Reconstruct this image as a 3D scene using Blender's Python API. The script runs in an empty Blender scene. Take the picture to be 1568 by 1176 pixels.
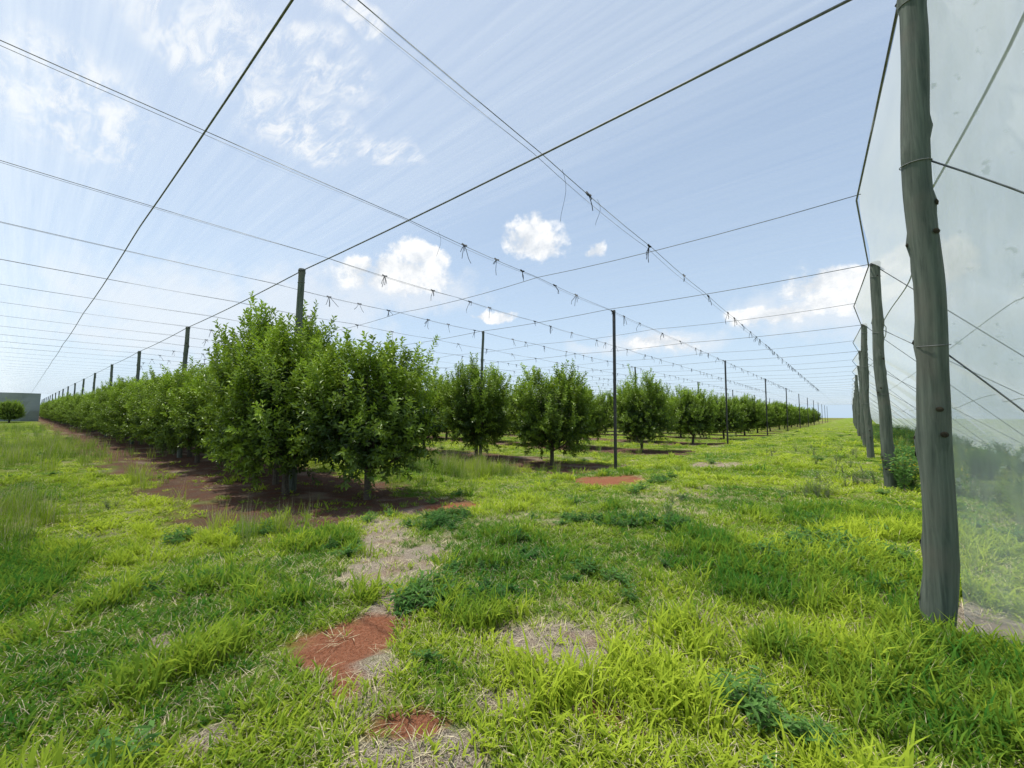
import bpy, math, random
import numpy as np
from mathutils import Matrix, Vector, Euler
rng=np.random.default_rng(7); random.seed(7)
sc=bpy.context.scene
sc.view_settings.view_transform='Standard'; sc.view_settings.look='None'; sc.view_settings.exposure=0
R=math.radians
# ---------------------------------------------------------------- camera
cam=bpy.data.cameras.new("camera"); camo=bpy.data.objects.new("camera",cam); sc.collection.objects.link(camo)
cam.sensor_width=36; cam.lens=36*624/1568; cam.clip_start=0.05; cam.clip_end=5000
CM=(Matrix.Rotation(R(39.7),4,'Z')@Matrix.Rotation(R(90+4.3),4,'X')@Matrix.Rotation(R(0.45),4,'Z'))
CM=Matrix.Translation((0,0,1.6))@CM
camo.matrix_world=CM; sc.camera=camo
CR=np.array(CM.to_3x3())
# ---------------------------------------------------------------- noise
_lat={}
def vn(x,y,seed=0):
    if seed not in _lat: _lat[seed]=np.random.default_rng(100+seed).random((256,256))
    L=_lat[seed]; x=np.asarray(x,float); y=np.asarray(y,float)
    xi=np.floor(x).astype(int); yi=np.floor(y).astype(int); fx=x-xi; fy=y-yi
    fx=fx*fx*(3-2*fx); fy=fy*fy*(3-2*fy); a=xi&255;b=yi&255;a1=(xi+1)&255;b1=(yi+1)&255
    return (L[a,b]*(1-fx)+L[a1,b]*fx)*(1-fy)+(L[a,b1]*(1-fx)+L[a1,b1]*fx)*fy
def fbm(x,y,seed=0,o=4):
    s=0;a=.5;t=0
    for i in range(o):
        s=s+a*vn(x*2**i+13.7*i,y*2**i+5.1*i,seed+i); t+=a; a*=.5
    return s/t
def ss(a,b,x):
    t=np.clip((np.asarray(x,float)-a)/(b-a),0,1); return t*t*(3-2*t)
def gh(x,y):
    x=np.asarray(x,float); y=np.asarray(y,float)
    return -0.35*ss(2,9,-x)+0.07*(fbm(x*.6,y*.6,3)-.5)+0.03*(fbm(x*3,y*3,5)-.5)
def ray(px,py):
    d=CR@np.array([(px-784)/624,-(py-588)/624,-1.0]); return d/np.linalg.norm(d)
def G(px,py):
    d=ray(px,py); z=0.
    for _ in range(8):
        t=(z-1.6)/d[2]; x,y=d[0]*t,d[1]*t; z=float(-0.35*ss(2,9,-x))
    return x,y
def ell(x,y,px,py,rx,ry):
    cx,cy=G(px,py); x1,y1=G(px+rx,py); a=math.hypot(x1-cx,y1-cy)
    x2,y2=G(px,py+ry); b=math.hypot(x2-cx,y2-cy)*1.05
    v=np.array([cx,cy]); v=v/np.linalg.norm(v); r=np.array([v[1],-v[0]])
    dx=x-cx; dy=y-cy
    return 1-((dx*r[0]+dy*r[1])/a)**2-((dx*v[0]+dy*v[1])/b)**2
ROW0=4.75; RS=8.4
BARE=[(530,992,70,38),(582,962,44,24),(525,1045,36,34),(630,1108,56,22),(900,1085,46,20),(945,1112,34,12),(930,735,60,8),(700,775,40,6)]
STRAW=[(620,1170,140,56),(602,870,80,36),(590,815,36,34),(645,848,50,18),(250,985,24,22),(840,990,110,40),(1100,712,50,5),(1080,955,24,8),(550,1040,60,60),(1500,955,60,30),(780,1075,60,25),(330,1130,60,20),(590,930,30,36)]
def masks(x,y):
    n=(fbm(x*2.2,y*2.2,11)-.5)*2.6+(fbm(x*8,y*8,17,3)-.5)*2.6
    def acc(L,):
        m=np.full(np.shape(x),-9.)
        for e in L: m=np.maximum(m,np.maximum(ell(x,y,*e),-3))
        return ss(-.3,.45,m+n*.6)
    b=acc(BARE); s=acc(STRAW)
    s=np.maximum(s,ss(.60,.78,fbm(x*1.1+7,y*1.1,23))*.5)
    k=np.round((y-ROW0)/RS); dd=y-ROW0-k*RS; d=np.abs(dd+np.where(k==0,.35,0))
    mu=ss(2.4,1.4,d-np.where(k==0,.35,0)+(fbm(x*1.1,y*1.1,31)-.5)*2.2+(fbm(x*4,y*4,33)-.5)*1.2)*ss(-5.9,-6.8,x+(fbm(x,y,37)-.5)*2)*(k>=0)  # leaf mulch; front row strip widened forward to paint in tree shadow
    return b,s,mu
# ---------------------------------------------------------------- node helpers
def newmat(name):
    m=bpy.data.materials.new(name); m.use_nodes=True; nt=m.node_tree; nt.nodes.clear()
    return m,nt
class NT:
    def __init__(s,nt): s.t=nt
    def n(s,ty,**k):
        nd=s.t.nodes.new(ty)
        for a,v in k.items(): setattr(nd,a,v)
        return nd
    def put(s,sock,v):
        if v is None: return
        if isinstance(v,bpy.types.NodeSocket): s.t.links.new(v,sock)
        else: sock.default_value=v
    def m(s,op,a,b=None,c=None,clamp=False):
        nd=s.n('ShaderNodeMath',operation=op,use_clamp=clamp)
        s.put(nd.inputs[0],a); s.put(nd.inputs[1],b); s.put(nd.inputs[2],c); return nd.outputs[0]
    def noise(s,vec,scale,detail=3,rough=.55,dist=0):
        nd=s.n('ShaderNodeTexNoise'); s.put(nd.inputs['Vector'],vec)
        nd.inputs['Scale'].default_value=scale; nd.inputs['Detail'].default_value=detail
        nd.inputs['Roughness'].default_value=rough; nd.inputs['Distortion'].default_value=dist
        return nd
    def mix(s,f,a,b):
        nd=s.n('ShaderNodeMix',data_type='RGBA'); s.put(nd.inputs['Factor'],f)
        s.put(nd.inputs[6],a if not isinstance(a,tuple) else (*a,1)[:4]); s.put(nd.inputs[7],b if not isinstance(b,tuple) else (*b,1)[:4]); return nd.outputs[2]
    def mapr(s,v,a,b,c=0,d=1,smooth=False):
        nd=s.n('ShaderNodeMapRange'); nd.interpolation_type='SMOOTHSTEP' if smooth else 'LINEAR'
        s.put(nd.inputs[0],v)
        for i,q in enumerate((a,b,c,d)): nd.inputs[i+1].default_value=q
        return nd.outputs[0]
    def mp(s,vec,scale=(1,1,1),rot=(0,0,0)):
        nd=s.n('ShaderNodeMapping'); s.put(nd.inputs[0],vec); nd.inputs['Scale'].default_value=scale; nd.inputs['Rotation'].default_value=rot; return nd.outputs[0]
def geo_pos(q): return q.n('ShaderNodeNewGeometry').outputs['Position']
def simple(name,col,rough=.7,metal=0,nscale=20,var=.35,bump=0):
    m,nt=newmat(name); q=NT(nt); o=q.n('ShaderNodeOutputMaterial')
    n=q.noise(geo_pos(q),nscale,1); f=q.mapr(n.outputs[0],.3,.7)
    c=q.mix(f,tuple(c*(1-var) for c in col),tuple(c*(1+var) for c in col))
    if metal or bump:
        p=q.n('ShaderNodeBsdfPrincipled'); q.put(p.inputs['Base Color'],c); p.inputs['Roughness'].default_value=rough; p.inputs['Metallic'].default_value=metal
    else:
        p=q.n('ShaderNodeBsdfDiffuse'); q.put(p.inputs[0],c)
    if bump:
        b=q.n('ShaderNodeBump'); b.inputs['Strength'].default_value=bump; b.inputs['Distance'].default_value=.02; q.put(b.inputs['Height'],n.outputs[0]); q.put(p.inputs['Normal'],b.outputs[0])
    nt.links.new(p.outputs[0],o.inputs[0]); return m
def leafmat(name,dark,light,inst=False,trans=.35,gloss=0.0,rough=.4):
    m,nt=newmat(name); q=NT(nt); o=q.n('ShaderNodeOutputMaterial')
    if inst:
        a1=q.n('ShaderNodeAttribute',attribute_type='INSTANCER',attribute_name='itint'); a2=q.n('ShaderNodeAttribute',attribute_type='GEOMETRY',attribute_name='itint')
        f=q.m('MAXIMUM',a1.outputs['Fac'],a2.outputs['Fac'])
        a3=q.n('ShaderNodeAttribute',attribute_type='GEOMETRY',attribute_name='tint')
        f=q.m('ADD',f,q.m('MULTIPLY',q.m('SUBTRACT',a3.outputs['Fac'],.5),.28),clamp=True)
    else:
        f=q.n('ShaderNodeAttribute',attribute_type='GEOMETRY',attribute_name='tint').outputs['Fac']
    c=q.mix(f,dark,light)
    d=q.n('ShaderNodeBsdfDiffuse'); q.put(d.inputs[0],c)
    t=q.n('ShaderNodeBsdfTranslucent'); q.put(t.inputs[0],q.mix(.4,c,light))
    mx=q.n('ShaderNodeMixShader'); mx.inputs[0].default_value=trans
    nt.links.new(d.outputs[0],mx.inputs[1]); nt.links.new(t.outputs[0],mx.inputs[2]); out=mx
    if gloss:
        gl=q.n('ShaderNodeBsdfGlossy'); gl.inputs['Roughness'].default_value=rough; gl.inputs[0].default_value=(.9,.95,.8,1)
        m2=q.n('ShaderNodeMixShader'); m2.inputs[0].default_value=gloss; nt.links.new(mx.outputs[0],m2.inputs[1]); nt.links.new(gl.outputs[0],m2.inputs[2]); out=m2
    nt.links.new(out.outputs[0],o.inputs[0]); return m
# ---------------------------------------------------------------- mesh helpers
def mk(name,V,F,mats=(),mi=None,smooth=False,tint=None,link=True):
    me=bpy.data.meshes.new(name); V=np.asarray(V,float)
    me.from_pydata(V.tolist(),[],F if isinstance(F,list) else F.tolist())
    for m in mats: me.materials.append(m)
    if mi is not None: me.polygons.foreach_set('material_index',np.asarray(mi,dtype=np.int32))
    if smooth: me.polygons.foreach_set('use_smooth',np.ones(len(me.polygons),dtype=bool))
    if tint is not None:
        at=me.attributes.new('tint','FLOAT','POINT'); at.data.foreach_set('value',np.asarray(tint,dtype=np.float32))
    me.update(); ob=bpy.data.objects.new(name,me)
    if link: sc.collection.objects.link(ob)
    return ob
def tube(P,rad,sides=6,cap=True,wob=0):
    P=np.asarray(P,float); n=len(P); rad=np.broadcast_to(rad,(n,)) ; V=[];F=[]
    T=np.gradient(P,axis=0); T/=np.linalg.norm(T,axis=1)[:,None]+1e-9
    up=np.array([0,0,1.]) if abs(T[0,2])<.9 else np.array([1.,0,0])
    for i in range(n):
        a=np.cross(T[i],up); a/=np.linalg.norm(a)+1e-9; b=np.cross(a,T[i])
        for j in range(sides):
            th=2*math.pi*j/sides; r=rad[i]*(1+(wob*(random.random()-.5) if wob else 0))
            V.append(P[i]+r*(a*math.cos(th)+b*math.sin(th)))
    for i in range(n-1):
        for j in range(sides):
            k=(j+1)%sides; F.append([i*sides+j,i*sides+k,(i+1)*sides+k,(i+1)*sides+j])
    if cap: F.append(list(range(sides))[::-1]); F.append([(n-1)*sides+j for j in range(sides)])
    return V,F
class Acc:
    def __init__(s): s.V=[];s.F=[];s.M=[];s.T=[];s.n=0
    def add(s,V,F,m=0,t=0.5):
        V=np.asarray(V,float); F=[[a+s.n for a in f] for f in (F if isinstance(F,list) else F.tolist())]
        s.V.append(V); s.F+=F; s.M+=[m]*len(F); s.T.append(np.broadcast_to(t,(len(V),)).astype(float)); s.n+=len(V)
    def obj(s,name,mats,smooth=False,link=True):
        return mk(name,np.concatenate(s.V),s.F,mats,s.M,smooth,np.concatenate(s.T),link)
def leaves(C,D,N,L,W,fold=.25):
    n=len(C); D=D/np.linalg.norm(D,axis=1)[:,None]; S=np.cross(D,N); S/=np.linalg.norm(S,axis=1)[:,None]+1e-9; U=np.cross(S,D)
    L=np.broadcast_to(L,(n,))[:,None]; W=np.broadcast_to(W,(n,))[:,None]
    V=np.stack([C, C+D*L*.5+S*W*.5+U*W*fold, C+D*L-U*L*.12, C+D*L*.5-S*W*.5+U*W*fold],1).reshape(-1,3)
    i=np.arange(n)[:,None]*4
    F=np.concatenate([i+np.array([[0,1,2]]),i+np.array([[0,2,3]])],1).reshape(-1,3)
    return V,F
def blades(n,rad,L0,L1,W0,W1,th0,th1,seed,segs=3):
    g=np.random.default_rng(seed); az=g.random(n)*2*math.pi; r=rad*np.sqrt(g.random(n)); a2=g.random(n)*2*math.pi
    B=np.stack([r*np.cos(a2),r*np.sin(a2),np.full(n,-.01)],1)
    L=L0+(L1-L0)*g.random(n); W=W0+(W1-W0)*g.random(n)
    t0=R(1)*(th0[0]+(th0[1]-th0[0])*g.random(n)); t1=R(1)*(th1[0]+(th1[1]-th1[0])*g.random(n))
    H=np.stack([np.cos(az),np.sin(az),0*az],1); tw=(g.random(n)-.5)*1.2
    S=np.stack([-np.sin(az+tw),np.cos(az+tw),(g.random(n)-.5)*.5],1)
    P=B.copy(); V=[]; prof=[.75,1,.8,0]
    for s in range(segs+1):
        f=s/segs; w=(W*prof[s] if s<segs else 0*W)[:,None]*.5
        if s<segs: V.append(P-S*w); V.append(P+S*w)
        else: V.append(P)
        th=(t0+(t1-t0)*f)[:,None]; P=P+(np.cos(th)*np.array([0,0,1])+np.sin(th)*H)*(L/segs)[:,None]
    k=2*segs+1; V=np.stack(V,1).reshape(-1,3); F=[]
    for i in range(n):
        o=i*k
        for s in range(segs-1): F.append([o+2*s,o+2*s+1,o+2*s+3,o+2*s+2])
        F.append([o+2*segs-2,o+2*segs-1,o+2*segs])
    T=np.repeat(g.random(n),k); return V,F,T
# ---------------------------------------------------------------- world
w=bpy.data.worlds.new("World"); sc.world=w; w.use_nodes=True; nt=w.node_tree; nt.nodes.clear(); q=NT(nt)
try: w.cycles.sampling_method='NONE'
except Exception as e: print("ws",e)
SUN=Vector((-.30,-.10,1)).normalized()
sky=q.n('ShaderNodeTexSky',sky_type='NISHITA'); sky.sun_disc=False
sky.sun_elevation=math.asin(SUN.z); sky.sun_rotation=math.atan2(SUN.x,SUN.y); sky.air_density=1.0; sky.dust_density=1.2; sky.ozone_density=1.0
dirv=q.n('ShaderNodeTexCoord').outputs['Generated']
nz=q.noise(dirv,7,4,.6); 
vs=q.n('ShaderNodeVectorMath',operation='SUBTRACT'); q.put(vs.inputs[0],nz.outputs['Color']); vs.inputs[1].default_value=(.5,.5,.5)
vm=q.n('ShaderNodeVectorMath',operation='SCALE'); q.put(vm.inputs[0],vs.outputs[0]); vm.inputs['Scale'].default_value=.11
va=q.n('ShaderNodeVectorMath',operation='ADD'); q.put(va.inputs[0],dirv); q.put(va.inputs[1],vm.outputs[0])
vnn=q.n('ShaderNodeVectorMath',operation='NORMALIZE'); q.put(vnn.inputs[0],va.outputs[0])
sx=q.n('ShaderNodeSeparateXYZ'); q.put(sx.inputs[0],vnn.outputs[0])
AZ=q.m('ARCTAN2',sx.outputs[0],sx.outputs[1]); EL=q.m('ARCSINE',sx.outputs[2])
def azel(px,py):
    d=ray(px,py); return math.atan2(d[0],d[1]),math.asin(d[2])
def blob(px,py,rx,ry):
    a,e=azel(px,py); a1=abs(azel(px+rx,py)[0]-a); e1=abs(azel(px,py-ry)[1]-e)
    u=q.m('DIVIDE',q.m('SUBTRACT',AZ,a),a1); v=q.m('DIVIDE',q.m('SUBTRACT',EL,e),e1)
    return q.m('SUBTRACT',1,q.m('ADD',q.m('MULTIPLY',u,u),q.m('MULTIPLY',v,v)))
def mx(L):
    o=None
    for b in L:
        s=blob(*b); o=s if o is None else q.m('MAXIMUM',o,s)
    return o
cum=mx([(600,424,92,28),(640,396,50,26),(545,410,34,20),(812,364,50,32),(912,372,21,16),(1275,430,95,26),(1385,395,70,40),(1185,480,90,20),(1295,464,95,24),(760,484,38,10),(1465,405,60,50),(1010,525,70,11)])
n2=q.noise(dirv,20,5,.6)
cden=q.m('ADD',cum,q.m('MULTIPLY',q.m('SUBTRACT',n2.outputs[0],.5),3.2))
calpha=q.mapr(cden,-.15,.7,0,1,True)
soft=mx([(600,440,140,45),(470,470,150,60),(1270,470,210,60),(990,525,150,18),(300,490,200,80)])
salpha=q.m('MULTIPLY',q.mapr(q.m('ADD',soft,q.m('MULTIPLY',q.m('SUBTRACT',n2.outputs[0],.5),2.4)),-.4,1,0,1,True),.65)
sd=q.n('ShaderNodeSeparateXYZ'); q.put(sd.inputs[0],dirv)
cz=q.m('MAXIMUM',sd.outputs[2],.06)
cx=q.n('ShaderNodeCombineXYZ'); q.put(cx.inputs[0],q.m('DIVIDE',sd.outputs[0],cz)); q.put(cx.inputs[1],q.m('DIVIDE',sd.outputs[1],cz))
cn=q.noise(q.mp(cx.outputs[0],(2.0,6,1),(0,0,R(25))),3.0,6,.7,.5)
cir=mx([(300,50,120,90),(480,100,90,60),(460,190,95,50),(120,170,120,90),(600,230,50,24),(540,20,60,30)])
cia=q.m('MULTIPLY',q.m('MULTIPLY',q.mapr(cir,-.5,.7,0,1,True),q.mapr(cn.outputs[0],.38,.68,0,1,True)),.9)
zz=q.m('SUBTRACT',1,q.m('MAXIMUM',sd.outputs[2],0))
haze=q.m('ADD',.30,q.m('MULTIPLY',q.m('POWER',zz,3.6),.54))
base=q.mix(haze,sky.outputs[0],(4.1,5.35,6.7))
c1=q.mix(salpha,base,(5.5,5.8,6.2))
c2=q.mix(cia,c1,(6.2,6.3,6.5))
csh=q.mix(q.mapr(n2.outputs[0],.38,.6),(4.8,5.1,5.5),(7.2,7.2,7.2))
c3=q.mix(q.m('MULTIPLY',calpha,.95),c2,csh)
bg=q.n('ShaderNodeBackground'); q.put(bg.inputs[0],c3); bg.inputs[1].default_value=.15
wo=q.n('ShaderNodeOutputWorld'); nt.links.new(bg.outputs[0],wo.inputs[0])
sl=bpy.data.lights.new("sun","SUN"); sl.energy=5.0; sl.angle=R(.6); sl.color=(1,.965,.9)
so=bpy.data.objects.new("sun",sl); sc.collection.objects.link(so); so.rotation_euler=(-SUN).to_track_quat('-Z','Y').to_euler(); so.location=(0,0,40)
# ---------------------------------------------------------------- ground
N=520; s=np.linspace(-1,1,N); b=7.4; A=1.7
c=A*np.sinh(b*s)/1.0
gx=c-2.0; gy=c+3.5
XX,YY=np.meshgrid(gx,gy,indexing='ij'); ZZ=gh(XX,YY)
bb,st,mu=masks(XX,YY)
ZZ=ZZ-0.02*bb
V=np.stack([XX,YY,ZZ],-1).reshape(-1,3)
i=np.arange(N-1)[:,None]*N+np.arange(N-1)[None,:]
F=np.stack([i,i+N,i+N+1,i+1],-1).reshape(-1,4)
m,nt=newmat("ground_soil_and_turf"); q=NT(nt); o=q.n('ShaderNodeOutputMaterial'); p=q.n('ShaderNodeBsdfDiffuse')
P=geo_pos(q)
at=q.n('ShaderNodeAttribute',attribute_type='GEOMETRY',attribute_name='mask'); sp=q.n('ShaderNodeSeparateColor'); q.put(sp.inputs[0],at.outputs['Color'])
nb=q.noise(P,.35,2,.6); nm=q.noise(P,3,2,.65); nf=q.noise(P,40,2,.7); nff=q.noise(P,130,2,.75)
turf=q.mix(q.mapr(nb.outputs[0],.35,.65),(.10,.18,.018),(.21,.28,.03))
turf=q.mix(q.mapr(nm.outputs[0],.50,.70),turf,(.30,.29,.11))
turf=q.mix(q.mapr(nf.outputs[0],.5,.75,0,.5),turf,(.05,.075,.015))
straw=q.mix(q.mapr(nff.outputs[0],.38,.62),(.15,.11,.08),(.56,.48,.37))
straw=q.mix(q.mapr(nm.outputs[0],.48,.66,0,.5),straw,(.28,.17,.11))
red=q.mix(q.mapr(nf.outputs[0],.3,.7),(.22,.080,.040),(.38,.16,.09))
red=q.mix(q.mapr(nff.outputs[0],.55,.7,0,.5),red,(.42,.33,.24))
mulch_shade=q.mix(q.mapr(nff.outputs[0],.40,.66),(.045,.027,.019),(.28,.19,.14)); mulch_shade=q.mix(q.mapr(nm.outputs[0],.46,.60,0,.5),mulch_shade,(.16,.065,.04))  # brown leaf mulch, darkened so shade under the trees is in the colour
col=q.mix(sp.outputs[2],turf,mulch_shade); col=q.mix(sp.outputs[1],col,straw); col=q.mix(sp.outputs[0],col,red)
q.put(p.inputs[0],col)
bm=q.n('ShaderNodeBump'); bm.inputs['Strength'].default_value=1; bm.inputs['Distance'].default_value=.04; q.put(bm.inputs['Height'],q.m('ADD',nf.outputs[0],q.m('MULTIPLY',nff.outputs[0],.4))); q.put(p.inputs['Normal'],bm.outputs[0])
nt.links.new(p.outputs[0],o.inputs[0])
g=mk("ground",V,F,[m],smooth=True)
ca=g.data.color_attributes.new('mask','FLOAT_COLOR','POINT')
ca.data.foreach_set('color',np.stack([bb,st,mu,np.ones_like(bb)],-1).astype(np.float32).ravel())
# ---------------------------------------------------------------- grass
gm=leafmat("grass_blade",(.045,.165,.024),(.44,.54,.05),True,trans=.38)
wm=leafmat("weed_leaf",(.07,.18,.045),(.19,.35,.09),True,trans=.35)
gwl=leafmat("grey_weed_leaf",(.10,.17,.06),(.22,.30,.13),True,trans=.3)
dm=simple("dry_straw",(.56,.48,.30),.8,0,60,.35)
gw=simple("grey_weed_stem",(.22,.21,.15),.9,0,60,.3)
yf=simple("yellow_petal",(.78,.58,.03),.6,0,30,.1)
pf=simple("pale_flower_head",(.52,.48,.43),.8,0,60,.2)
tc=bpy.data.collections.new("grass_tufts")
def addt(ob): tc.objects.link(ob)
for v in range(3): # 0..2 short creeping grass
    a=Acc(); V,F,T=blades(20,.095,.05,.125,.006,.0145,(10,60),(60,115),50+v); a.add(V,F,0,T)
    V,F,T=blades(6,.08,.06,.14,.002,.004,(20,70),(70,110),80+v); a.add(V,F,1,T)
    addt(a.obj("tuft_a%d"%v,[gm,dm],link=False))
for v in range(3): # 3..5 tall lush grass
    a=Acc(); V,F,T=blades(22,.10,.13,.27,.007,.0155,(0,35),(45,115),60+v); a.add(V,F,0,T)
    V,F,T=blades(3,.08,.1,.22,.002,.003,(0,30),(30,70),90+v); a.add(V,F,1,T)
    addt(a.obj("tuft_b%d"%v,[gm,dm],link=False))
for v in range(2): # 6..7 dry straw
    a=Acc(); V,F,T=blades(22,.10,.05,.15,.002,.0045,(50,85),(75,100),70+v); a.add(V,F,1,T)
    V,F,T=blades(6,.085,.04,.1,.005,.011,(20,60),(60,110),75+v); a.add(V,F,0,T)
    addt(a.obj("tuft_c%d"%v,[gm,dm],link=False))
def weed(seed,nst,h,sp,ll,lw,nl,flower=None,every=2,heads=2):
    gg=np.random.default_rng(seed); a=Acc()
    for i in range(nst):
        az=gg.random()*6.28; le=h*(.6+.5*gg.random()); out=sp*gg.random()
        t=np.linspace(0,1,5); P=np.stack([math.cos(az)*out*t**1.3,math.sin(az)*out*t**1.3,le*t-.01],1); P+=gg.normal(0,.006,P.shape)*t[:,None]
        V,F=tube(P,np.linspace(.003,.0015,5),3,False); a.add(V,F,1)
        tt=gg.random(nl)**.7; C=np.stack([np.interp(tt,t,P[:,k]) for k in range(3)],1)
        D=gg.normal(0,1,(nl,3)); D[:,2]=D[:,2]*.35+.25
        V,F=leaves(C,D,np.tile([0,0,1.],(nl,1))+gg.normal(0,.3,(nl,3)),ll*(.6+.7*gg.random(nl)),lw*(.7+.6*gg.random(nl)),.1); a.add(V,F,0)
        if flower and i%every==0:
            C=P[-1]+gg.normal(0,.03,(heads,3)); 
            for cc in C:
                k=6; an=np.arange(k)/k*6.28; D=np.stack([np.cos(an),np.sin(an),0*an+.3],1)
                V,F=leaves(np.tile(cc,(k,1)),D,np.tile([0,0,1.],(k,1)),flower,flower*.5); a.add(V,F,2)
    return a
addt(weed(1,12,.12,.16,.05,.018,14).obj("tuft_d0",[wm,gw,yf],link=False)) #8
addt(weed(2,10,.16,.14,.07,.016,14).obj("tuft_d1",[wm,gw,yf],link=False)) #9
for v in range(2):
    a=Acc(); V,F,T=blades(24,.12,.30,.62,.004,.008,(0,18),(15,80),110+v); a.add(V,F,0,T)
    V,F,T=blades(9,.1,.4,.75,.002,.004,(0,14),(10,35),120+v); a.add(V,F,1,T)
    addt(a.obj("tuft_e%d"%v,[gm,dm],link=False)) #10,11
addt(weed(3,16,.45,.34,.045,.012,16,.015,2,3).obj("tuft_f0",[gwl,gw,pf],link=False)) #12
addt(weed(4,16,.75,.4,.09,.03,26,.026,2,2).obj("tuft_f1",[wm,gw,yf],link=False)) #13
def scatter(name,P,rot,scl,idx,tint,zf=None,rad_real=0):
    me=bpy.data.meshes.new(name); me.from_pydata(P.tolist(),[],[])
    if zf is None: zf=np.ones(len(P))
    near=(np.hypot(P[:,0],P[:,1])<rad_real)
    for nm_,ty,arr in (('rotz','FLOAT',rot),('scl','FLOAT',scl),('sclz','FLOAT',scl*zf),('vidx','INT',idx),('itint','FLOAT',tint),('near','FLOAT',near*1.0),('farr','FLOAT',1.0-near)):
        at=me.attributes.new(nm_,ty,'POINT'); at.data.foreach_set('value',np.asarray(arr,dtype=np.int32 if ty=='INT' else np.float32))
    ob=bpy.data.objects.new(name,me); sc.collection.objects.link(ob)
    ng=bpy.data.node_groups.new(name+"_nodes",'GeometryNodeTree')
    ng.interface.new_socket('Geometry',in_out='INPUT',socket_type='NodeSocketGeometry'); ng.interface.new_socket('Geometry',in_out='OUTPUT',socket_type='NodeSocketGeometry')
    n=ng.nodes; gi=n.new('NodeGroupInput'); go=n.new('NodeGroupOutput'); ci=n.new('GeometryNodeCollectionInfo'); L=ng.links
    ci.inputs['Collection'].default_value=tc; ci.inputs['Separate Children'].default_value=True; ci.inputs['Reset Children'].default_value=True
    def na(nm_,ty):
        x=n.new('GeometryNodeInputNamedAttribute'); x.data_type=ty; x.inputs['Name'].default_value=nm_
        return [o for o in x.outputs if o.enabled][0]
    cb=n.new('ShaderNodeCombineXYZ'); cs=n.new('ShaderNodeCombineXYZ'); s_=na('scl','FLOAT')
    L.new(s_,cs.inputs[0]); L.new(s_,cs.inputs[1]); L.new(na('sclz','FLOAT'),cs.inputs[2]); L.new(na('rotz','FLOAT'),cb.inputs[2])
    vi=na('vidx','INT')
    def inst(sel):
        ip=n.new('GeometryNodeInstanceOnPoints')
        L.new(gi.outputs[0],ip.inputs['Points']); L.new(ci.outputs[0],ip.inputs['Instance']); L.new(na(sel,'FLOAT'),ip.inputs['Selection'])
        ip.inputs['Pick Instance'].default_value=True; L.new(vi,ip.inputs['Instance Index']); L.new(cb.outputs[0],ip.inputs['Rotation'])
        L.new(cs.outputs[0],ip.inputs['Scale']); return ip
    if rad_real>0:
        rz=n.new('GeometryNodeRealizeInstances'); jn=n.new('GeometryNodeJoinGeometry')
        L.new(inst('near').outputs[0],rz.inputs[0]); L.new(rz.outputs[0],jn.inputs[0]); L.new(inst('farr').outputs[0],jn.inputs[0]); L.new(jn.outputs[0],go.inputs[0])
    else: L.new(inst('farr').outputs[0],go.inputs[0])
    md=ob.modifiers.new("scatter",'NODES'); md.node_group=ng; return ob
TALL=[(1250,880,230,60),(1450,1080,210,90),(1500,1020,120,50),(1330,800,110,30),(20,870,60,60),(500,830,60,16),(720,950,60,26)]
WEED=[(640,930,90,20),(680,800,50,14),(290,900,60,14),(770,910,60,12),(530,835,28,16),(1180,1100,90,40),(1240,800,50,8),(430,810,60,8),(1330,860,120,24),(940,800,120,10)]
WISP=[(110,690,170,26),(60,660,160,14),(690,716,60,14),(740,725,60,10),(20,800,50,40)]
PT=[];RO=[];SC=[];IX=[];TI=[];ZF=[]
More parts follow.
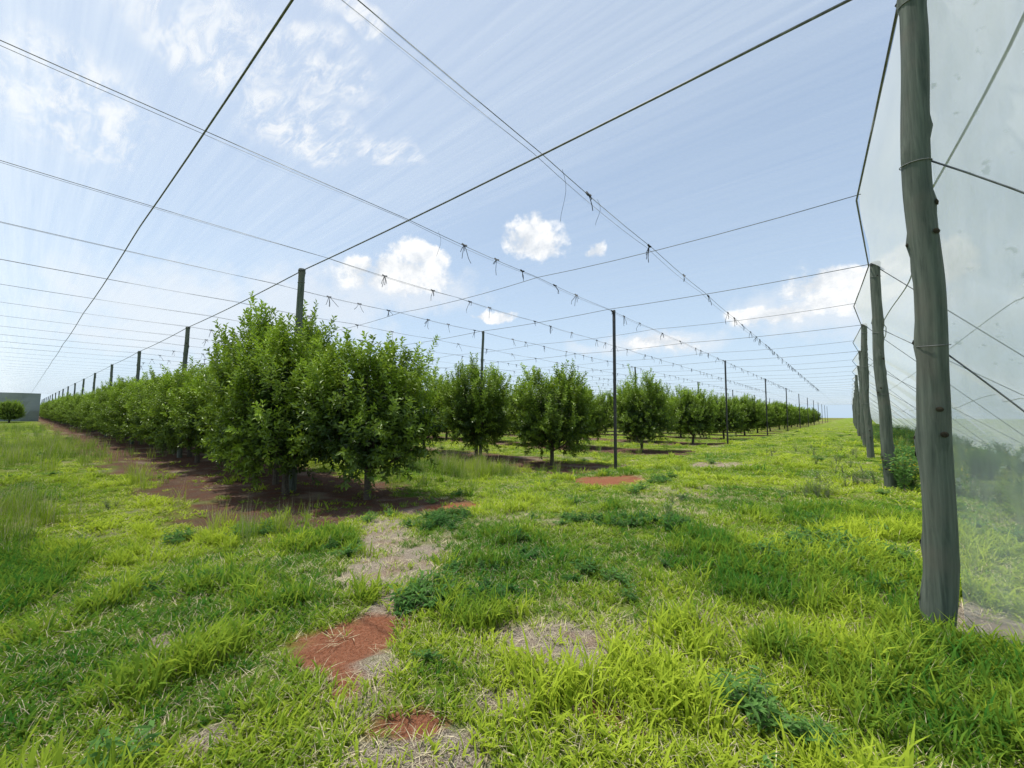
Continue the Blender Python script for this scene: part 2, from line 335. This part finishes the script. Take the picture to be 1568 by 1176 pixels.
for (r0,r1,dens,sm,zf) in ((1.0,4.5,300,.90,1),(4.5,9,155,.98,.9),(9,18,50,1.35,.66),(18,40,10,1.95,.5),(40,75,1.5,2.8,.35)):
    half=R(66); n=int(dens*half*(r1*r1-r0*r0)); r=np.sqrt(r0*r0+(r1*r1-r0*r0)*rng.random(n)); an=R(39.7)+ (rng.random(n)*2-1)*half
    x=-r*np.sin(an); y=r*np.cos(an)
    b_,s_,m_=masks(x,y); u=rng.random(n); v=rng.random(n)
    def reg(L):
        mm=np.full(n,-3.)
        for e in L: mm=np.maximum(mm,ell(x,y,*e))
        return ss(-.2,.6,mm+(fbm(x*1.5,y*1.5,41)-.5)*2)
    tall=reg(TALL); wd=reg(WEED); wi=reg(WISP)
    big=fbm(x*.5+3,y*.5,51); md=fbm(x*2.1,y*2.1,57)
    tall=np.maximum(tall,ss(.60,.74,md)*.5)
    wd=np.maximum(wd,ss(.62,.78,fbm(x*1.3+9,y*1.3+4,61))*.5)
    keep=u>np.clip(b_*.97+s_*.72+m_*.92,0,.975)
    idx=rng.integers(0,3,n)
    idx=np.where((v<.13+.72*s_),6+rng.integers(0,2,n),idx)
    idx=np.where((v>1-.75*tall)&(s_<.5),3+rng.integers(0,3,n),idx)
    idx=np.where(rng.random(n)<wd*.15,8+rng.integers(0,2,n),idx)
    idx=np.where(rng.random(n)<wi*.42,10+rng.integers(0,2,n),idx)
    k=np.round((y-ROW0)/RS); d=np.abs(y-ROW0-k*RS)
    mar=(d>1.7)&(d<2.7)&(x<-6.5)&(rng.random(n)<.14); idx=np.where(mar&(u>.3),10+rng.integers(0,2,n),idx); 
    t=.52+(big-.5)*1.9+(md-.5)*1.3+rng.normal(0,.17,n)-.25*tall-.25*wd
    t=np.where(wi>.3,t*.65,t); t=t+.12*ss(.3,.9,s_)
    scl=sm*(.7+.6*rng.random(n))*(.7+.6*md); scl=np.where(idx>=10,scl*.8/ (sm**.5),scl); zz_=np.where(idx>=10,1,zf)
    P=np.stack([x,y,gh(x,y)-.004],1)
    for L_,a_ in ((PT,P),(RO,rng.random(n)*6.28),(SC,scl),(IX,idx),(TI,np.clip(t,.02,1)),(ZF,zz_*np.ones(n))): L_.append(a_[keep])
cc=np.concatenate
scatter("grass",cc(PT),cc(RO),cc(SC),cc(IX),cc(TI),cc(ZF),14.0)
def wp(L,per,sc_):
    P=[]
    for (px,py,rx,ry) in L:
        for _ in range(per):
            x,y=G(px+rx*random.gauss(0,.5),py+ry*random.gauss(0,.5)); P.append((x,y,float(gh(x,y))))
    P=np.array(P); n=len(P); return P,sc_*(.6+.7*rng.random(n))
P,s_=wp([(1240,758,50,16),(1300,695,40,12),(1290,715,40,16),(1490,770,60,14),(1210,695,50,8),(1300,740,50,14)],8,.72)
P2,s2=wp([(1040,768,16,4),(1025,792,10,3),(170,778,10,5),(255,700,16,4)],3,.42)
P=np.concatenate([P,P2]); s_=np.concatenate([s_,s2])
scatter("grey_flowering_weeds",P,rng.random(len(P))*6.28,s_,np.full(len(P),12),rng.random(len(P)))
n=420; x=rng.uniform(1.0,6,n); y=6+rng.random(n)**.8*60; k=(x>1.6)|(y>12); x=x[k];y=y[k]
P=np.stack([x,y,gh(x,y)],1); P2,_=wp([(1382,722,16,14),(1380,745,14,10),(1500,725,50,12)],12,1); P=np.concatenate([P,P2]); n=len(P)
ix=np.where(rng.random(n)<.45,13,11); ix[-len(P2):]=13
scatter("yellow_flowering_weeds",P,rng.random(n)*6.28,.6+.5*rng.random(n),ix,rng.random(n))
# ---------------------------------------------------------------- trees
lm=leafmat("citrus_leaf",(.016,.048,.008),(.32,.46,.035),trans=.30,gloss=.04,rough=.42)  # dark end is shaded-leaf tone, light end sunlit tops and new growth
bk=simple("citrus_bark",(.085,.07,.05),.9,0,30,.35,.5)
def tree_mesh(seed,spiky=1.0):
    g=np.random.default_rng(seed); random.seed(seed); a=Acc()
    P=[(0,0,-.15),(.02,.01,.2),(.03*g.normal(),.03,.55),(.03,.0,1.1)]
    V,F=tube(P,[.095,.075,.066,.06],9,wob=.15); a.add(V,F,1)
    ncl=88; k=np.arange(ncl)+.5; ph=np.arccos(1-2*k/ncl); th=math.pi*(1+5**.5)*k
    U=np.stack([np.cos(th)*np.sin(ph),np.sin(th)*np.sin(ph),np.cos(ph)],1)+g.normal(0,.14,(ncl,3)); U/=np.linalg.norm(U,axis=1)[:,None]
    rr=.60+.43*g.random(ncl)
    hz=U[:,2]; sxy=np.sqrt(np.maximum(1-hz*hz,1e-3)); fat=np.where(hz<0,sxy**-.4,sxy**-.1)
    fat=np.minimum(fat,1.6)
    C=np.stack([U[:,0]*1.36*rr*fat,U[:,1]*1.36*rr*fat,1.84+hz*rr*np.where(hz>0,1.42,1.20)],1)
    for ci in range(0,ncl,4): # limbs
        s0=np.array([.03,0,.5+.5*g.random()]); e=C[ci]; mid=(s0+e)/2+np.array([0,0,-.05])+g.normal(0,.06,3)
        V,F=tube([s0,mid*.5+s0*.5,mid,e*.5+mid*.5,e],[.038,.032,.025,.015,.006],5); a.add(V,F,1)
    for ci in range(ncl):
        ns=int(10+5*g.random()); cr=.25+.16*g.random(); ctint=g.normal(0,.16)
        for _ in range(ns):
            off=g.normal(0,1,3); off/=np.linalg.norm(off); s0=C[ci]+off*cr*g.random()**.4
            s0[2]=max(s0[2],.42+.2*g.random())
            out=s0-np.array([0,0,1.6]); out/=np.linalg.norm(out)
            D=out*.7+np.array([0,0,.75 if out[2]>-.2 else .2])+g.normal(0,.36,3); D/=np.linalg.norm(D)
            ln=.20+.20*g.random(); top=max(0,out[2])
            if g.random()<.24*spiky*(top+.15): ln+=.15+.35*g.random(); D=D+np.array([0,0,.7]); D/=np.linalg.norm(D)
            nl=int(ln*44); t=(np.arange(nl)+g.random(nl))/nl
            c_=s0+D*(ln*t)[:,None]; az=2.4*np.arange(nl)+g.random()*6
            a1=np.cross(D,[0.3,.2,1.]); a1/=np.linalg.norm(a1); a2=np.cross(D,a1)
            rad=np.cos(az)[:,None]*a1+np.sin(az)[:,None]*a2
            LD=rad+D*(.35+.8*t[:,None])+g.normal(0,.2,(nl,3))-np.array([0,0,.15]); 
            V,F=leaves(c_,LD,D+g.normal(0,.35,(nl,3)),.09+.05*g.random(nl),.045+.02*g.random(nl),.18)
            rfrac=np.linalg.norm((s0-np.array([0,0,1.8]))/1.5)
            tn=-.06+.40*rfrac+.34*top+ctint+.28*t+g.normal(0,.08)-.1+.12*min(0,out[2])  # yellower shoot tips, plus painted light on tops and shade inside and below
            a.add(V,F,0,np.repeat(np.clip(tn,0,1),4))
            if ln>.42:
                V,F=tube([s0,s0+D*ln],[.004,.002],3,False); a.add(V,F,1)
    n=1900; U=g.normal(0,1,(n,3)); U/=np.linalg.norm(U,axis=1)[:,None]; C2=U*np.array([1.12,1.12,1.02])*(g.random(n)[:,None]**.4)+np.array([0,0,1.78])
    V,F=leaves(C2,g.normal(0,1,(n,3)),g.normal(0,1,(n,3)),.17,.095); a.add(V,F,0,.02)  # inner leaves at the dark end: crown shade put into their colour
    o=a.obj("citrus_tree",[lm,bk],link=False); me=o.data; bpy.data.objects.remove(o); return me
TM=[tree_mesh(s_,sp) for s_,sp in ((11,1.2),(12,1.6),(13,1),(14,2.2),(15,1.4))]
def tree(x,y,sx,sz,mi=None):
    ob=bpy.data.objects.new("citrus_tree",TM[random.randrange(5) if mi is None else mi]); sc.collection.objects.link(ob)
    ob.location=(x,y,float(gh(x,y))); ob.rotation_euler=(0,0,random.random()*6.28); ob.scale=(sx,sx,sz)
random.seed(3)
for (x,y,sx,sz,mi) in ((-8.6,5.2,1.06,1.02,0),(-10.5,4.2,1.0,1.06,1),(-12.2,4.6,1.02,1.30,3),(-14.4,4.9,1.1,1.06,2),(-17.0,4.8,1.08,1.0,4)): tree(x,y,sx,sz,mi)
x=-19.6
while x>-190:
    tree(x,ROW0+random.uniform(-.25,.25),random.uniform(1.0,1.18),random.uniform(.88,1.12)); x-=random.uniform(2.5,3.0)
starts={1:-9.0,2:-8.8}
for k in range(1,18):
    x=starts.get(k,-8.3+random.uniform(-.4,.4)); y=ROW0+RS*k
    for j in range(20 if k<5 else 9):
        if not(k>1 and random.random()<.04): tree(x,y+random.uniform(-.2,.2),random.uniform(1.05,1.2),random.uniform(.96,1.17))
        x-=random.uniform(3.5,4.2)
for x in (-104,-107,-110): tree(x,-1.0,1.0,.95)
# ---------------------------------------------------------------- posts
H=5.3
wood,nt=newmat("weathered_treated_timber"); q=NT(nt); o=q.n('ShaderNodeOutputMaterial'); p=q.n('ShaderNodeBsdfPrincipled'); p.inputs['Roughness'].default_value=.85
P=geo_pos(q); g1=q.noise(q.mp(P,(30,30,1.6)),1,6,.65,.3); g2=q.noise(P,3.5,4)
col=q.mix(q.mapr(g1.outputs[0],.3,.7),(.040,.055,.042),(.15,.17,.135)); col=q.mix(q.mapr(g2.outputs[0],.5,.75,0,.6),col,(.13,.12,.095))
q.put(p.inputs['Base Color'],col); bm=q.n('ShaderNodeBump'); bm.inputs['Strength'].default_value=.7; bm.inputs['Distance'].default_value=.01; q.put(bm.inputs['Height'],g1.outputs[0]); q.put(p.inputs['Normal'],bm.outputs[0]); nt.links.new(p.outputs[0],o.inputs[0])
steel=simple("dark_galvanised_steel",(.055,.055,.055),.5,.6,25,.3)
wire=simple("weathered_cable",(.17,.17,.175),.6,.2,15,.3)
knot=simple("timber_knot",(.05,.042,.03),.9,0,40,.3)
def post(name,x,y,top,r,mat,wooden=True,seed=0,lean=0):
    g=np.random.default_rng(seed+500); a=Acc(); z0=float(gh(x,y))-.3; n=56 if wooden else 8; sd=20 if wooden else 10
    z=np.linspace(z0,top,n); t=(z-z0)/(top-z0)
    bx=(.03*np.sin(z*1.1+seed)+.012*np.sin(z*3.1+seed*2)) if wooden else 0*z; bx=bx+lean*(1-t); by=.025*np.cos(z*.9+seed*1.7) if wooden else 0*z
    V=[];kn=[(g.uniform(z0+.3,top),g.random()*6.28,g.uniform(.06,.12)) for _ in range(26)] if wooden else []
    for i in range(n):
        for j in range(sd):
            th=2*math.pi*j/sd; rr=r*(1.1-.2*t[i]) if wooden else r
            if wooden:
                rr*=1+.03*math.sin(3*th+z[i]*2+seed)+.04*(float(vn(th*2+seed,z[i]*3,71))-.5)*2
                for (kz,ka,kr) in kn:
                    da=(th-ka+math.pi)%(2*math.pi)-math.pi; d2=(da*r)**2+((z[i]-kz)*.8)**2
                    rr+=.020*math.exp(-d2/(kr*.5)**2)
            V.append((x+bx[i]+rr*math.cos(th),y+by[i]+rr*math.sin(th),z[i]))
    F=[[i*sd+j,i*sd+(j+1)%sd,(i+1)*sd+(j+1)%sd,(i+1)*sd+j] for i in range(n-1) for j in range(sd)]
    o_=len(V); 
    for j in range(sd):
        vx,vy,vz=V[(n-1)*sd+j]; V.append((x+bx[-1]+(vx-x-bx[-1])*.82,y+by[-1]+(vy-y-by[-1])*.82,top+.015))
    F+=[[(n-1)*sd+j,(n-1)*sd+(j+1)%sd,o_+(j+1)%sd,o_+j] for j in range(sd)]; F.append([o_+j for j in range(sd)])
    a.add(V,F,0)
    def ring(zz,rw,k=1):
        i=int(np.argmin(abs(z-zz))); rr=(r*(1.1-.2*t[i])+.008) if wooden else r+.004
        for m_ in range(k):
            an=np.linspace(0,6.28,17); Pp=np.stack([x+bx[i]+rr*np.cos(an),y+by[i]+rr*np.sin(an),zz+m_*.02+.012*np.sin(an)],1)
            V,F=tube(Pp,rw,4,False); a.add(V,F,1)
    ring(top-.06,.005,3); ring(top-.35,.005,1)
    if wooden:
        ring(3.6,.004,1); ring(2.15,.003,1)
        for (kz,ka,kr) in kn[:22]:
            i=int(np.argmin(abs(z-kz))); c_=np.array([x+bx[i]+(r*(1.1-.2*t[i])+.018)*math.cos(ka),y+by[i]+(r*(1.1-.2*t[i])+.018)*math.sin(ka),kz])
            an=np.arange(9)/9*6.28; T_=np.array([-math.sin(ka),math.cos(ka),0]); Nn=np.array([math.cos(ka),math.sin(ka),0])
            V=[c_+Nn*.006]+[c_+T_*math.cos(q_)*kr*.28+np.array([0,0,1])*math.sin(q_)*kr*.22-Nn*.004 for q_ in an]
            a.add(V,[[0,1+j,1+(j+1)%9] for j in range(9)],2)
    return a.obj(name,[mat,wire,knot],True)
for k in range(0,20):
    post("wooden_post",.55+.05*math.sin(k*2),4.43+8.4*k,H,.088 if k==0 else .105,wood,True,k,-.13 if k==0 else 0)
for k in range(0,18): post("wooden_post",-10.8-11.3*k,4.45,H,.085,wood,True,k+40)
for k in range(0,11):
    post("steel_post",-6.3,13.2+16.6*k,H,.055,steel,False)
for j in range(1,8):
    for k in range(0,9): post("steel_post" if j>1 else "wooden_post",-6.3-6.25*j*(1 if j<2 else 1.35),13.0+16.8*k+(8.4 if j%2==0 else 0),H,.06,steel if j>1 else wood,j==1,k+90)
# ---------------------------------------------------------------- cables
def cab(A,B,sag,r,name="support_cable",n=24,sides=5):
    A=np.array(A,float);B=np.array(B,float); t=np.linspace(0,1,n); P=A+(B-A)*t[:,None]; P[:,2]-=sag*4*t*(1-t)
    V,F=tube(P,r,sides); return mk(name,V,F,[wire],smooth=True)
def multi(pts,sagf,r,name="support_cable",seg=6):
    P=[]
    for a,b_ in zip(pts[:-1],pts[1:]):
        a=np.array(a,float);b_=np.array(b_,float)
        for i in range(seg):
            t=i/seg; v=a+(b_-a)*t; v[2]-=sagf*4*t*(1-t); P.append(v)
    P.append(np.array(pts[-1],float)); V,F=tube(P,r,5); return mk(name,V,F,[wire],smooth=True)
XE=.5
YC=[1.3,4.45]+[8.65+4.2*k for k in range(36)]
for i,y in enumerate(YC):
    main=(i%2==1)
    xs=[XE-(0 if main else .22)]+([-10.8-11.3*k for k in range(20)] if y<5 else [-6.3-6.25*k for k in range(34)])
    if i==0: xs=[0.3]+xs[1:]
    multi([(x,y,H-.02) for x in xs],.05 if main else .08,(.011,.014)[i] if i<2 else (.009 if main else .007))
YL=[XE-3.7,-6.3,-9.4]+[-12.5-3.12*k for k in range(40)]
for i,x in enumerate(YL):
    ys=[-14,-4]+[4.45+4.2*k for k in range(0,36)]
    multi([(x,y,H-.03) for y in ys],.03,.0055)
    if i<12: multi([(x-.13,y,H+.02) for y in ys],.06,.0035)
multi([(XE+ .0,4.45,H-.03)]+[(XE-.02-(.26 if k%2==0 else 0),8.65+4.2*k,H-.06-(.05 if k%2==0 else 0)) for k in range(36)],0.01,.014,"edge_cable")
multi([(XE+.3,-14,H),(XE,4.45,H-.03)],0.1,.014,"edge_cable",12)
for k in range(0,20):
    y=4.43+8.4*k
    if k>0:
        cab((.6,y,H-.1),(5.3,y,.0),.0,.010,"guy_wire",4); cab((.6,y,3.7),(5.3,y,.0),.0,.008,"guy_wire",4)
    else:
        cab((.55,y,3.62),(1.9,y-.02,2.2),-.05,.007,"guy_wire",8); cab((.52,y,2.15),(1.7,y-.02,.6),-.03,.006,"guy_wire",8); cab((.6,y,H-.1),(5.3,y,0),0,.008,"guy_wire",4)
# hanging ties
a=Acc(); g=np.random.default_rng(5)
for i,x in enumerate(YL[:14]):
    y=5.0+g.random()
    while y<70:
        for s_ in range(g.integers(2,5)):
            L=g.uniform(.12,.38); P=[(x,y,H-.03)]; d=g.normal(0,.35,2)
            for t in (1,2,3): P.append((x+d[0]*L*t/3*(1 if t<3 else .6),y+d[1]*L*t/3,H-.03-L*t/3+ .01*g.normal()))
            V,F=tube(P,.0075,4); a.add(V,F,0)
        V,F=tube([(x,y-.07,H-.035),(x,y,H-.05),(x,y+.07,H-.035)],.022,5); a.add(V,F,0)
        y+=g.choice([.9,1.4,2.1])*(1+.3*g.random())
for (x,y,L) in ((-3.2,5.0,.8),(-6.3,5.2,.5),(-3.2,6.1,.45)):
    t=np.linspace(0,1,8); P=np.stack([x+.04*np.sin(t*5),y+.05*np.sin(t*3),H+0.0-L*t],1); V,F=tube(P,.003,4); a.add(V,F,0)
a.obj("hanging_net_ties",[simple("net_tie_cord",(.045,.045,.05),.8,0,30,.2)])
# ---------------------------------------------------------------- nets
def netmat(name,expr,col=(.86,.87,.88),tw=.7):
    m,nt=newmat(name); q=NT(nt); o=q.n('ShaderNodeOutputMaterial'); P=geo_pos(q)
    al=expr(q,P)
    d=q.n('ShaderNodeBsdfDiffuse'); d.inputs[0].default_value=(*col,1); t=q.n('ShaderNodeBsdfTranslucent'); t.inputs[0].default_value=(*col,1)
    mx_=q.n('ShaderNodeMixShader'); mx_.inputs[0].default_value=tw; nt.links.new(d.outputs[0],mx_.inputs[1]); nt.links.new(t.outputs[0],mx_.inputs[2])
    tr=q.n('ShaderNodeBsdfTransparent'); mm=q.n('ShaderNodeMixShader'); q.put(mm.inputs[0],al); nt.links.new(tr.outputs[0],mm.inputs[1]); nt.links.new(mx_.outputs[0],mm.inputs[2]); nt.links.new(mm.outputs[0],o.inputs[0]); return m
def roof(q,P):
    s1=q.noise(q.mp(P,(.25,8,1)),1,2,.7)
    sep=q.n('ShaderNodeSeparateXYZ'); q.put(sep.inputs[0],P)
    base=q.mapr(sep.outputs[1],-1.0,1.5,.46,.25); base=q.m('MULTIPLY',base,q.mapr(sep.outputs[1],4.0,5.5,1,.48))
    return q.m('MULTIPLY',base,q.mapr(s1.outputs[0],.3,.7,.78,1.22),clamp=True)
rm=netmat("white_shade_net",roof,(.80,.815,.83),.62)
xs=np.concatenate([np.linspace(XE-.02,-60,90),np.linspace(-62,-240,70)]); ys=np.concatenate([np.arange(-16,4.45,1.0),np.arange(4.45,150,1.05)])
X,Y=np.meshgrid(xs,ys,indexing='ij'); Z=H+.03-.14*np.sin(np.pi*((Y-4.45)/4.2))**2*(.6+.8*vn(X*.3,Y*.24,81))
n1,n2_=X.shape; i=np.arange(n1-1)[:,None]*n2_+np.arange(n2_-1)[None,:]
X=X-np.where(X>XE-.1,.24*np.sin(np.pi*((Y-4.43)/8.4))**2*(Y>4.4),0)
mk("shade_net_roof",np.stack([X,Y,Z],-1).reshape(-1,3),np.stack([i,i+n2_,i+n2_+1,i+1],-1).reshape(-1,4),[rm],smooth=True)
def side(q,P):
    s1=q.noise(q.mp(P,(2,.25,2)),1.6,2,.7)
    return q.mapr(s1.outputs[0],.3,.7,.66,.82)
sm_=netmat("white_side_net",side,(.84,.85,.85),.55)
ts=np.linspace(0,1,22); ys=np.arange(4.5,150,.6); T,Y=np.meshgrid(ts,ys,indexing='ij')
def sagf(t,y):
    b_=np.sin(np.pi*((y-4.43)/8.4))**2
    fold=.07*np.sin(t*9+ y*1.3+2*np.sin(y*.7))*np.sin(np.pi*t)
    X=XE+4.75*t+.35*np.sin(np.pi*t)-.24*b_*(1-t)-.10*b_*np.sin(np.pi*t)+fold
    Z=H-(H+.1)*t+.35*np.sin(np.pi*t)-.30*b_*np.sin(np.pi*t)+fold
    return X,Z
X,Z=sagf(T,Y)
n1,n2_=X.shape; i=np.arange(n1-1)[:,None]*n2_+np.arange(n2_-1)[None,:]
mk("shade_net_side_wall",np.stack([X,Y,Z],-1).reshape(-1,3),np.stack([i,i+n2_,i+n2_+1,i+1],-1).reshape(-1,4),[sm_],smooth=True)
seam=simple("net_seam_tape",(.46,.46,.45),.8,0,20,.15)
for tt,rr_ in ((.12,.014),(.34,.010),(.6,.012)):
    ys=np.arange(4.6,140,.6); sx_,sz_=sagf(tt,ys); P=np.stack([sx_-.02,ys,sz_-.02],1)
    V,F=tube(P,rr_,4); mk("side_net_seam_cable",V,F,[seam])
def end(q,P):
    s1=q.noise(q.mp(P,(6,1,1)),2,2,.7); v=q.noise(P,9,3)
    return q.m('ADD',q.mapr(s1.outputs[0],.3,.7,.32,.46),q.mapr(v.outputs[0],.66,.70,0,.3),clamp=True)
em=netmat("white_end_net",end,(.78,.80,.80),.5)
V=[];F=[]
nx,nz_=30,30
for a_ in range(nx):
    for b_ in range(nz_):
        t=a_/(nx-1); zt=b_/(nz_-1); xx=.58+4.7*t; zz=(H)*(1-t)*zt
        V.append((xx,4.50+.05*math.sin(a_*1.1+b_*.35)*math.sin(b_*.4)+.03*math.sin(b_*.9-a_*.6),zz+.01))
F=[[a_*nz_+b_,(a_+1)*nz_+b_,(a_+1)*nz_+b_+1,a_*nz_+b_+1] for a_ in range(nx-1) for b_ in range(nz_-1)]
mk("shade_net_end_wall",V,F,[em],smooth=True)
m,nt=newmat("grey_boundary_net"); q=NT(nt); o=q.n('ShaderNodeOutputMaterial'); p=q.n('ShaderNodeBsdfDiffuse'); nn=q.noise(q.mp(geo_pos(q),(.3,.3,1)),.6,3); q.put(p.inputs[0],q.mix(nn.outputs[0],(.16,.19,.18),(.34,.37,.37))); nt.links.new(p.outputs[0],o.inputs[0])
ys=np.linspace(-90,2.4,80); V=[];F=[]
for i_,y in enumerate(ys):
    for z in (-.4,1.6,3.4,4.9): V.append((-118+.25*math.sin(i_*1.7)*math.sin(z),y,z))
F=[[a*4+b_,(a+1)*4+b_,(a+1)*4+b_+1,a*4+b_+1] for a in range(79) for b_ in range(3)]
mk("boundary_net_wall",V,F,[m])
print("tufts",sum(len(p) for p in PT))
